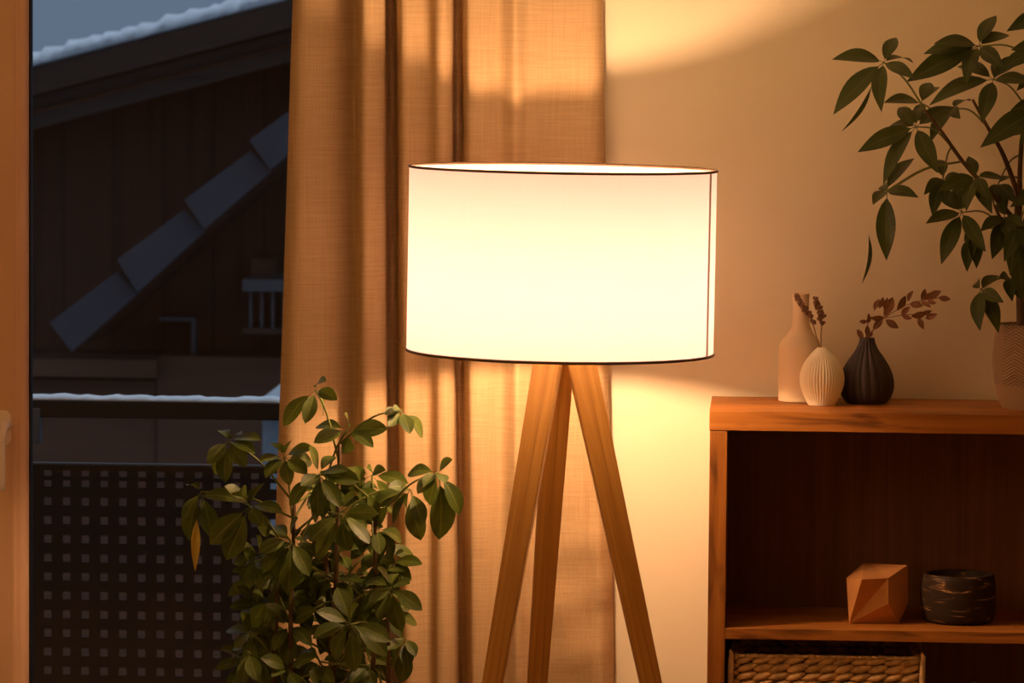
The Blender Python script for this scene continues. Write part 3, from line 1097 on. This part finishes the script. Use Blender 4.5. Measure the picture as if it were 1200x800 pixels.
DL = [((208, 790), (178, 742)), ((222, 785), (250, 755)), ((225, 775), (225, 722)), ((230, 703), (188, 706)), ((228, 715), (230, 666)), ((252, 748), (298, 698)),
      ((302, 688), (238, 688)), ((312, 698), (372, 738)), ((308, 682), (345, 592)), ((302, 645), (320, 592)), ((282, 645), (300, 590)), ((258, 655), (282, 600)),
      ((364, 655), (405, 585)), ((385, 675), (428, 636)), ((385, 676), (437, 692)), ((415, 612), (442, 562)), ((422, 624), (490, 632)), ((478, 606), (496, 552)),
      ((488, 606), (528, 568)), ((506, 605), (572, 562)), ((558, 594), (617, 602)), ((478, 612), (524, 642)), ((508, 608), (550, 622)), ((430, 682), (505, 660)),
      ((478, 672), (528, 654)), ((498, 692), (555, 670)), ((466, 690), (490, 744))]
for a_, b_ in DL:
    d1, d2 = rs.uniform(-.006, .006), rs.uniform(-.016, .012)
    ln = math.hypot(b_[0] - a_[0], b_[1] - a_[1]) / 4 / sc
    leaf(bm, pix(*cv4(*a_), tw + d1 * .4), pix(*cv4(*b_), tw + d2), max(.008, ln * .48), (rs.uniform(-.5, .5), -1, rs.uniform(-.4, .6)), rs.uniform(.02, .12), 'ovate', rs.uniform(.1, .5), 0, 6)
obj('dried_leaves', bm, M['dry_leaf'], twig, smooth=True)


# lavender
def cv5(u, v): return 900 + u / 5.0, 330 + v / 5.0


for label, stem_px, spots in (
        ('dried lavender stalk drooping left across the neck of the bottle vase', [(308, 420), (298, 375), (280, 310), (262, 245), (238, 190), (205, 130), (175, 88)],
         [(262, 242, 17), (262, 236, 12)] + [(243 - 76 * t_, 205 - 118 * t_, 21 - 3 * t_) for t_ in [k / 7 for k in range(8)]]),
        ('dried lavender stalk standing upright at the right of the white vase', [(314, 420), (311, 380), (310, 300), (315, 245), (308, 190), (288, 105)],
         [(316, 245, 15), (300, 218, 12)] + [(318 - 42 * t_, 212 - 105 * t_, 20 - 3 * t_) for t_ in [k / 6 for k in range(7)]])):
    Yl = pw.y
    base = pix(*cv5(*stem_px[0]), Yl)
    base.x = pw.x + (base.x - pw.x) * .5
    t = thing('lavender_stalk', label, 'dried flower', base, 'dried lavender in the white vase')
    bm = bmesh.new()
    P = [pix(*cv5(*q), Yl) for q in stem_px]
    P[0] = base
    tube(bm, spline(P, 30), .0010, 6)
    obj('stem', bm, M['dry_stem'], t, smooth=True)
    bm = bmesh.new()
    for (u, v, r_) in spots:
        for q in range(9):
            a, el = rs.uniform(0, 2 * PI), rs.uniform(.0, 1.0)
            c = pix(*cv5(u + rs.uniform(-4, 4), v + rs.uniform(-6, 6)), Yl)
            dv = Vector((math.cos(a), math.sin(a), el * .9)).normalized()
            leaf(bm, c, c + dv * (r_ * 1.25 / 5 / sc), .0056, (rs.uniform(-1, 1), -1, rs.uniform(-1, 1)), .1, 'ovate', .6, 0, 4)
            b2 = bmesh.new()
            bmesh.ops.create_icosphere(b2, subdivisions=1, radius=.0026)
            merge(bm, b2, Matrix.Translation(c + dv * (r_ / 5 / sc * .55)) @ dv.to_track_quat('Z', 'Y').to_matrix().to_4x4() @ Matrix.Diagonal((1, 1, 1.7, 1)))
    obj('flower_spike', bm, M['lavender'], t, smooth=True)

# ------------------------------------------------------------------ things in the shelf unit
def cv6(u, v): return 960 + u / 4.704, 630 + v / 4.704


G = pixz(*cv6(165, 473), sh1)
gy = G.y
J = pixz(*cv6(440, 470), sh1); J = Vector((J.x, gy + .02, sh1))
G = Vector((G.x, G.y, sh1))
V = {'G': G, 'J': J, 'A': pix(*cv6(150, 222), gy + .030), 'B': pix(*cv6(243, 140), gy + .085), 'C': pix(*cv6(487, 150), gy + .050),
     'F': pix(*cv6(380, 222), gy - .004), 'E': pix(*cv6(234, 230), gy - .028), 'H': pix(*cv6(380, 362), gy - .010), 'I': pix(*cv6(492, 355), gy + .040),
     'K': pix(*cv6(250, 440), gy + .085), 'L': pix(*cv6(430, 400), gy + .085)}
V['K'].z = sh1
bm = bmesh.new()
vv = {k: bm.verts.new(p) for k, p in V.items()}
for f in ('ABE', 'AEG', 'BCF', 'BFE', 'EFG', 'FHG', 'CIH', 'CHF', 'HIJ', 'HJG', 'CBL', 'CLI', 'ILJ', 'BAK', 'BKL', 'AGK', 'GJK', 'JLK'):
    bm.faces.new([vv[k] for k in f])
bmesh.ops.recalc_face_normals(bm, faces=bm.faces)
o = obj('polyhedron_ornament', bm, M['copper'], origin=(G.x + .03, G.y + .04, sh1))
tag(o, 'faceted copper-brown polyhedron ornament standing on the upper shelf', 'ornament')

pm = pixz(1122.8, 728.0, sh1)
sc = ppm(pm.y)
prof = smooth_profile([(34 / sc, 0), (37 / sc, .5 / sc), (41.5 / sc, 5 / sc), (43.2 / sc, 16 / sc), (43.4 / sc, 36 / sc), (42.4 / sc, 50 / sc), (40.5 / sc, 56 / sc)], 36)
prof += [(38.5 / sc, 57 / sc), (37 / sc, 55 / sc), (36.5 / sc, 40 / sc), (34 / sc, 8 / sc), (.002, 6 / sc)]
t = thing('stone_bowl', 'round dark bowl with golden streaks right of the polyhedron', 'bowl', pm)
obj('body', lathe(bmesh.new(), prof, pm, 72), M['marble'], t, smooth=True)

# woven basket on the lower shelf
BY0 = CYF + .012
bl, br = pix(853.5, 780, BY0).x, pix(1084, 780, BY0).x
bz1 = pix(970, 770, BY0).z
bz0 = sh2
BD = .235
basket = thing('woven_basket', 'rectangular woven basket of thick braided natural fibre below the upper shelf', 'basket', ((bl + br) / 2, BY0 + BD / 2, bz0))
rowh = 9.7 / ppm(BY0)
nrow = int((bz1 - bz0) / rowh)
rowh = (bz1 - bz0) / nrow
rs = random.Random(21)


def perimeter(n, inset):
    x0, x1, y0, y1 = bl + inset, br - inset, BY0 + inset, BY0 + BD - inset
    c = .012
    pts = [(x0 + c, y0), (x1 - c, y0), (x1, y0 + c), (x1, y1 - c), (x1 - c, y1), (x0 + c, y1), (x0, y1 - c), (x0, y0 + c), (x0 + c, y0)]
    seg = []
    tot = 0
    for a, b in zip(pts, pts[1:]):
        l_ = math.hypot(b[0] - a[0], b[1] - a[1]); seg.append((tot, l_, a, b)); tot += l_
    out = []
    for k in range(n):
        s_ = tot * k / n
        for t0, l_, a, b in seg:
            if t0 <= s_ <= t0 + l_:
                f = (s_ - t0) / l_
                out.append((Vector((a[0] + (b[0] - a[0]) * f, a[1] + (b[1] - a[1]) * f, 0)), Vector((b[0] - a[0], b[1] - a[1], 0)).normalized()))
                break
    return out


bm = bmesh.new()
proto = bmesh.new()
bmesh.ops.create_uvsphere(proto, u_segments=10, v_segments=8, radius=1)
pme = bpy.data.meshes.new('strand_tmp'); proto.to_mesh(pme); proto.free()
for j in range(nrow):
    n = 37
    off = rs.random()
    for p, tdir in perimeter(n, .012):
        q = p + tdir * (off * .010 + rs.uniform(-.003, .003))
        z = bz0 + rowh * (j + .5)
        nr = Vector((tdir.y, -tdir.x, 0))
        R3 = Matrix((tdir, nr, Vector((0, 0, 1)))).transposed()
        R3 = R3 @ Matrix.Rotation(rs.uniform(-.34, -.20), 3, 'Y')
        Mx = Matrix.Translation(q + Vector((0, 0, z))) @ R3.to_4x4() @ Matrix.Diagonal((rs.uniform(.0180, .0205), rs.uniform(.0075, .0090), rowh * rs.uniform(.44, .50), 1))
        n0 = len(bm.verts)
        bm.from_mesh(pme)
        bm.verts.ensure_lookup_table()
        for v in bm.verts[n0:]:
            v.co = Mx @ v.co
bpy.data.meshes.remove(pme)
obj('weave', bm, M['basket'], basket, smooth=True)
bm = bmesh.new()
rp = [p + Vector((0, 0, bz1)) for p, _ in perimeter(90, .006)]
for k in range(90):
    a, b = rp[k], rp[(k + 1) % 90]
    tube(bm, [a + Vector((0, 0, rs.uniform(-.0006, .0006))), b], [.0030 + rs.uniform(-.0004, .0006), .0030], 7)
obj('rim', bm, M['basket_edge'], basket, smooth=True)
for sx in (bl + .004, br - .004):
    for sy in (BY0 + .004, BY0 + BD - .004):
        bm = bmesh.new()
        tube(bm, [(sx, sy, bz0), (sx, sy, bz1 - .01), (sx + .001, sy, bz1 + .002), (sx - .001, sy, bz1 + .010)], [.0046, .0050, .0040, .0016], 8)
        obj('corner_post', bm, M['basket_edge'], basket, smooth=True)
obj('base', box(bmesh.new(), bl + .008, br - .008, BY0 + .008, BY0 + BD - .008, bz0, bz0 + .006), M['basket'], basket)

# dark ornament beside the basket, only its tip reaches into the photo
po = pix(1142, 795.5, CYF + .10)
hh_ = po.z - sh2
ob = Vector((po.x, CYF + .10, sh2))
t = thing('bronze_vase', 'small dark shiny vase tip just showing at the bottom edge right of the basket', 'vase', ob)
obj('body', lathe(bmesh.new(), smooth_profile([(.028, 0), (.034, .004), (.048, hh_ * .3), (.044, hh_ * .55), (.022, hh_ * .82), (.0085, hh_ * .95), (.0075, hh_ * .99), (.004, hh_)], 48), ob, 48, close_top=True), M['ornament'], t, smooth=True)

# ------------------------------------------------------------------ balcony
RY = 1.9
rail = thing('balcony_railing', 'dark metal balcony railing with square-holed panel outside the glass door', 'railing', (-.9, RY, -.04))
rz1, rz0 = pix(180, 470.3, RY).z, pix(180, 491, RY).z
RX0, RX1 = -3.2, .9
obj('top_rail', box(bmesh.new(), RX0, RX1, RY, RY + .06, rz0, rz1, .003), M['dark_metal'], rail)
pt_ = pix(180, 546.5, RY).z
pitch = 22.45 / ppm(RY)
hole = 8.8 / ppm(RY)
xc = pix(54.2, 611, RY).x
first = pix(54, 588, RY).z
xs_, k = [], -60
while True:
    x = xc + k * pitch
    k += 1
    if x < RX0 + .06: continue
    if x > RX1 - .06: break
    xs_.append(x)
zs_ = [pix(54, 555, RY).z, pix(54, 567, RY).z] + [first - pitch * q for q in range(17)]
hh2 = [hole * .36, hole * .40] + [hole * .5] * 17
xe = [RX0]
for x in xs_: xe += [x - hole / 2, x + hole / 2]
xe.append(RX1)
ze = [pt_]
for z, h_ in zip(zs_, hh2): ze += [z + h_, z - h_]
ze.append(zs_[-1] - .05)
bm = bmesh.new()
gv = [[bm.verts.new((x, RY + .02, z)) for x in xe] for z in ze]
for j in range(len(ze) - 1):
    for i in range(len(xe) - 1):
        if i % 2 == 1 and j % 2 == 1: continue
        bm.faces.new([gv[j][i], gv[j + 1][i], gv[j + 1][i + 1], gv[j][i + 1]])
pn = obj('perforated_panel', bm, M['dark_metal'], rail)
sm = pn.modifiers.new('thickness', 'SOLIDIFY'); sm.thickness = .003
for x in (RX0 + .02, pix(-30, 500, RY).x, .3, RX1 - .02):
    obj('post', box(bmesh.new(), x - .02, x + .02, RY + .03, RY + .06, -.04, rz1 - .005), M['dark_metal'], rail)
bm = bmesh.new()
b0, b1 = pix(38, 478, RY), pix(47.5, 519, RY)
box(bm, b0.x, b1.x, RY - .012, RY + .03, b1.z, b0.z, .002)
obj('bracket', bm, M['grey_metal'], rail)
obj('cap_strip', box(bmesh.new(), RX0, RX1, RY + .012, RY + .026, pt_, pt_ + .004), M['grey_metal'], rail)
# snow lying along the rail
bm = bmesh.new()
rs = random.Random(2)
n = 260
prev = None
for k in range(n + 1):
    x = RX0 + (RX1 - RX0) * k / n
    h_ = .0055 + .0035 * abs(math.sin(k * .9) * math.sin(k * .37)) + rs.uniform(0, .0028)
    sec = [bm.verts.new((x, RY + .002, rz1)), bm.verts.new((x, RY + .004, rz1 + h_ * .7)), bm.verts.new((x, RY + .03, rz1 + h_ + .002)), bm.verts.new((x, RY + .056, rz1 + h_ * .7)), bm.verts.new((x, RY + .058, rz1))]
    if prev:
        for q in range(4): bm.faces.new([prev[q], prev[q + 1], sec[q + 1], sec[q]])
        bm.faces.new([prev[4], prev[0], sec[0], sec[4]])
    else: bm.faces.new(sec)
    prev = sec
bm.faces.new(list(reversed(prev)))
bmesh.ops.recalc_face_normals(bm, faces=bm.faces)
o = obj('rail_snow', bm, M['snow'], smooth=True, origin=(-.9, RY + .03, rz1))
tag(o, 'thin line of snow lying along the balcony railing', 'snow', kind='stuff')
struct('floor_balcony', box(bmesh.new(), -3.4, 1.1, WALL_Y + .25, RY + .12, -.24, -.04), M['deck'])

# ------------------------------------------------------------------ the house across
HY = 9.0
GZ = -3.2
hx0, hx1 = -5.0, 3.5


def roof_z(x, Y, y_at37, slope=-.262):
    p = pix(37, y_at37, Y)
    q = pix(345, y_at37 + slope * 308, Y)
    return p.z + (x - p.x) * (q.z - p.z) / (q.x - p.x)


house = thing('neighbouring_house', 'dark wooden house with snowy sloping roof seen through the glass door', 'house', (-.8, HY + 2, GZ))
bm = bmesh.new()
ry = 8.45
xr = 2.6
w_ = [Vector((hx0, HY, GZ)), Vector((xr, HY, GZ)), Vector((xr, HY, roof_z(xr, ry, 80))), Vector((hx0, HY, roof_z(hx0, ry, 80)))]
prism(bm, w_, (0, 5, 0))
bmesh.ops.recalc_face_normals(bm, faces=bm.faces)
obj('plank_wall', bm, M['house_wood'], house)


def sloped(y_top, y_bot, Y0, Y1, m, name, ref=ry, x0=hx0 - .6, x1=xr):
    bm = bmesh.new()
    pts = [Vector((x0, Y0, roof_z(x0, ref, y_bot))), Vector((x1, Y0, roof_z(x1, ref, y_bot))), Vector((x1, Y0, roof_z(x1, ref, y_top))), Vector((x0, Y0, roof_z(x0, ref, y_top)))]
    prism(bm, pts, (0, Y1 - Y0, 0))
    bmesh.ops.recalc_face_normals(bm, faces=bm.faces)
    return obj(name, bm, m, house)


sloped(77, 86, ry + .02, HY + 5, M['slate'], 'roof')
sloped(80, 112, ry, ry + .06, M['barge'], 'barge_board')
sloped(113, 150, ry + .22, ry + .30, M['rafter'], 'rafter_board')
sloped(129, 133, ry + .20, ry + .22, M['rust_board'], 'trim_strip')
# snow edge with small clumps
bm = bmesh.new()
rs = random.Random(9)
n = 370
prev = None
for k in range(n + 1):
    x = hx0 - .6 + (xr - hx0 + .6) * k / n
    zb = roof_z(x, ry, 78)
    zt = roof_z(x, ry, 62) + .006 * math.sin(k * 1.9) + rs.uniform(-.010, .012)
    sec = [bm.verts.new((x, ry + .02, zb)), bm.verts.new((x, ry - .01 + rs.uniform(-.03, .015), zb + rs.uniform(.005, .03))), bm.verts.new((x, ry + .03, zt)), bm.verts.new((x, HY + 5, zt)), bm.verts.new((x, HY + 5, zb))]
    if prev:
        for q in range(4): bm.faces.new([prev[q], prev[q + 1], sec[q + 1], sec[q]])
    prev = sec
bmesh.ops.recalc_face_normals(bm, faces=bm.faces)
obj('roof_snow', bm, M['snow'], house, smooth=True)
# verge of a lower roof: overlapping slate tiles running down to the left
VY = 8.3
tiles = [[(58, 378), (136, 319), (161, 345), (84, 412)], [(137, 304), (215, 246), (240, 271), (161, 343)], [(216, 234), (293, 177), (318, 201), (239, 269)],
         [(292, 164), (372, 106), (398, 131), (317, 199)], [(371, 94), (450, 36), (476, 61), (397, 129)]]
for k, tl in enumerate(tiles):
    pts = []
    for i, (x, y) in enumerate(tl):
        lift = -.05 if i in (0, 3) else .0      # lower end of each tile stands proud of the next
        pts.append(pix(x, y, VY + lift))
    bm = bmesh.new()
    prism(bm, [pts[3], pts[2], pts[1], pts[0]], (0, .035, 0))
    bmesh.ops.recalc_face_normals(bm, faces=bm.faces)
    obj('verge_tile', bm, M['slate'], house)
bm = bmesh.new()
pts = [pix(98, 404, VY + .06), pix(470, 70, VY + .06), pix(452, 45, VY + .06), pix(70, 385, VY + .06)]
prism(bm, pts, (0, HY - VY - .06, 0))
bmesh.ops.recalc_face_normals(bm, faces=bm.faces)
obj('porch_roof', bm, M['barge'], house)
# boards, window and ledge lower down
LY = 8.75


def pbox(x0, y0, x1, y1, Y, depth, m, name):
    a, b = pix(x0, y1, Y), pix(x1, y0, Y)
    return obj(name, box(bmesh.new(), a.x, b.x, Y, Y + depth, min(a.z, b.z), max(a.z, b.z)), m, house)


pbox(-200, 416, 183, 422, LY, HY - LY, M['barge'], 'sill_board')
pbox(-200, 422, 183, 438, LY - .02, HY - LY + .02, M['rust_board'], 'rail_board')
pbox(-200, 446, 183, 900, LY + .07, HY - LY - .07, M['rust_board'], 'panel_board')
pbox(183, 420, 420, 900, LY + .05, HY - LY - .05, M['rust_board'], 'panel_board')
pbox(284, 328.5, 380, 341, 8.5, .5, M['grey_metal'], 'ledge')
for k in range(6):
    pbox(292 + k * 13, 341, 295 + k * 13, 386, 8.55, .03, M['grey_metal'], 'baluster')
pbox(284, 386, 380, 391, 8.5, .5, M['barge'], 'ledge')
pbox(294, 303, 322, 323, 8.9, .1, M['rust_board'], 'shutter')
bm = bmesh.new()
for x0, y0, x1, y1 in ((186, 372, 228, 376), (224, 376, 229, 418)):
    a, b = pix(x0, y1, 8.9), pix(x1, y0, 8.9)
    box(bm, a.x, b.x, 8.9, HY, a.z, b.z)
obj('window_frame', bm, M['grey_metal'], house)

# snow-covered shed between the balcony and the house
SHY = 6.0
shed = thing('shed', 'low shed with snowy pitched roof behind the railing, beside the curtain', 'shed', (pix(360, 500, SHY).x, SHY + .6, GZ))
bm = bmesh.new()
a, b = pix(303, 493, SHY), pix(430, 493, SHY)
box(bm, a.x, b.x, SHY + .1, SHY + 1.2, GZ, a.z)
obj('plank_wall', bm, M['shed'], shed)
bm = bmesh.new()
prism(bm, [pix(292, 478, SHY), pix(370, 418, SHY), pix(448, 476, SHY), pix(448, 484, SHY), pix(292, 486, SHY)], (0, 1.3, 0))
bmesh.ops.recalc_face_normals(bm, faces=bm.faces)
obj('snowy_roof', bm, M['snow'], shed)
struct('ground', box(bmesh.new(), -30, 30, RY + .3, 60, GZ - .2, GZ), M['ground'])

# ------------------------------------------------------------------ light and view
w = bpy.data.worlds.new('dusk')
S.world = w
w.use_nodes = True
nt = w.node_tree
bg = nt.nodes['Background']
tc = nt.nodes.new('ShaderNodeTexCoord')
sp = nt.nodes.new('ShaderNodeSeparateXYZ')
L(nt, tc.outputs['Generated'], sp.inputs[0])
nn = noise(nt, tc.outputs['Generated'], 9, 3)
ad = N(nt, 'ShaderNodeMath', operation='MULTIPLY_ADD'); ad.inputs[1].default_value = .25
L(nt, nn, ad.inputs[0]); L(nt, sp.outputs[2], ad.inputs[2])
L(nt, ramp(nt, ad.outputs[0], [(.0, (.10, .145, .215)), (.3, (.125, .18, .265)), (.55, (.33, .42, .55)), (1, (.42, .52, .66))]), bg.inputs['Color'])
bg.inputs['Strength'].default_value = .96

# warm fill light added to lift the door frame and legs, no fixture
ld = bpy.data.lights.new('fill_light', 'POINT')
ld.energy = 17.0
ld.color = (1.0, .54, .20)
ld.shadow_soft_size = .22
lo = bpy.data.objects.new('fill_light', ld)
COL.objects.link(lo)
lo.location = (-1.8, -2.6, 2.05)

vs = S.view_settings
vs.view_transform = 'Standard'
vs.look = 'None'
vs.exposure = 0.12
vs.gamma = 1.0
vs.use_curve_mapping = False
S.cycles.use_denoising = True
S.cycles.max_bounces = 10
S.cycles.diffuse_bounces = 6
S.cycles.transparent_max_bounces = 16
S.cycles.sample_clamp_indirect = 6.0
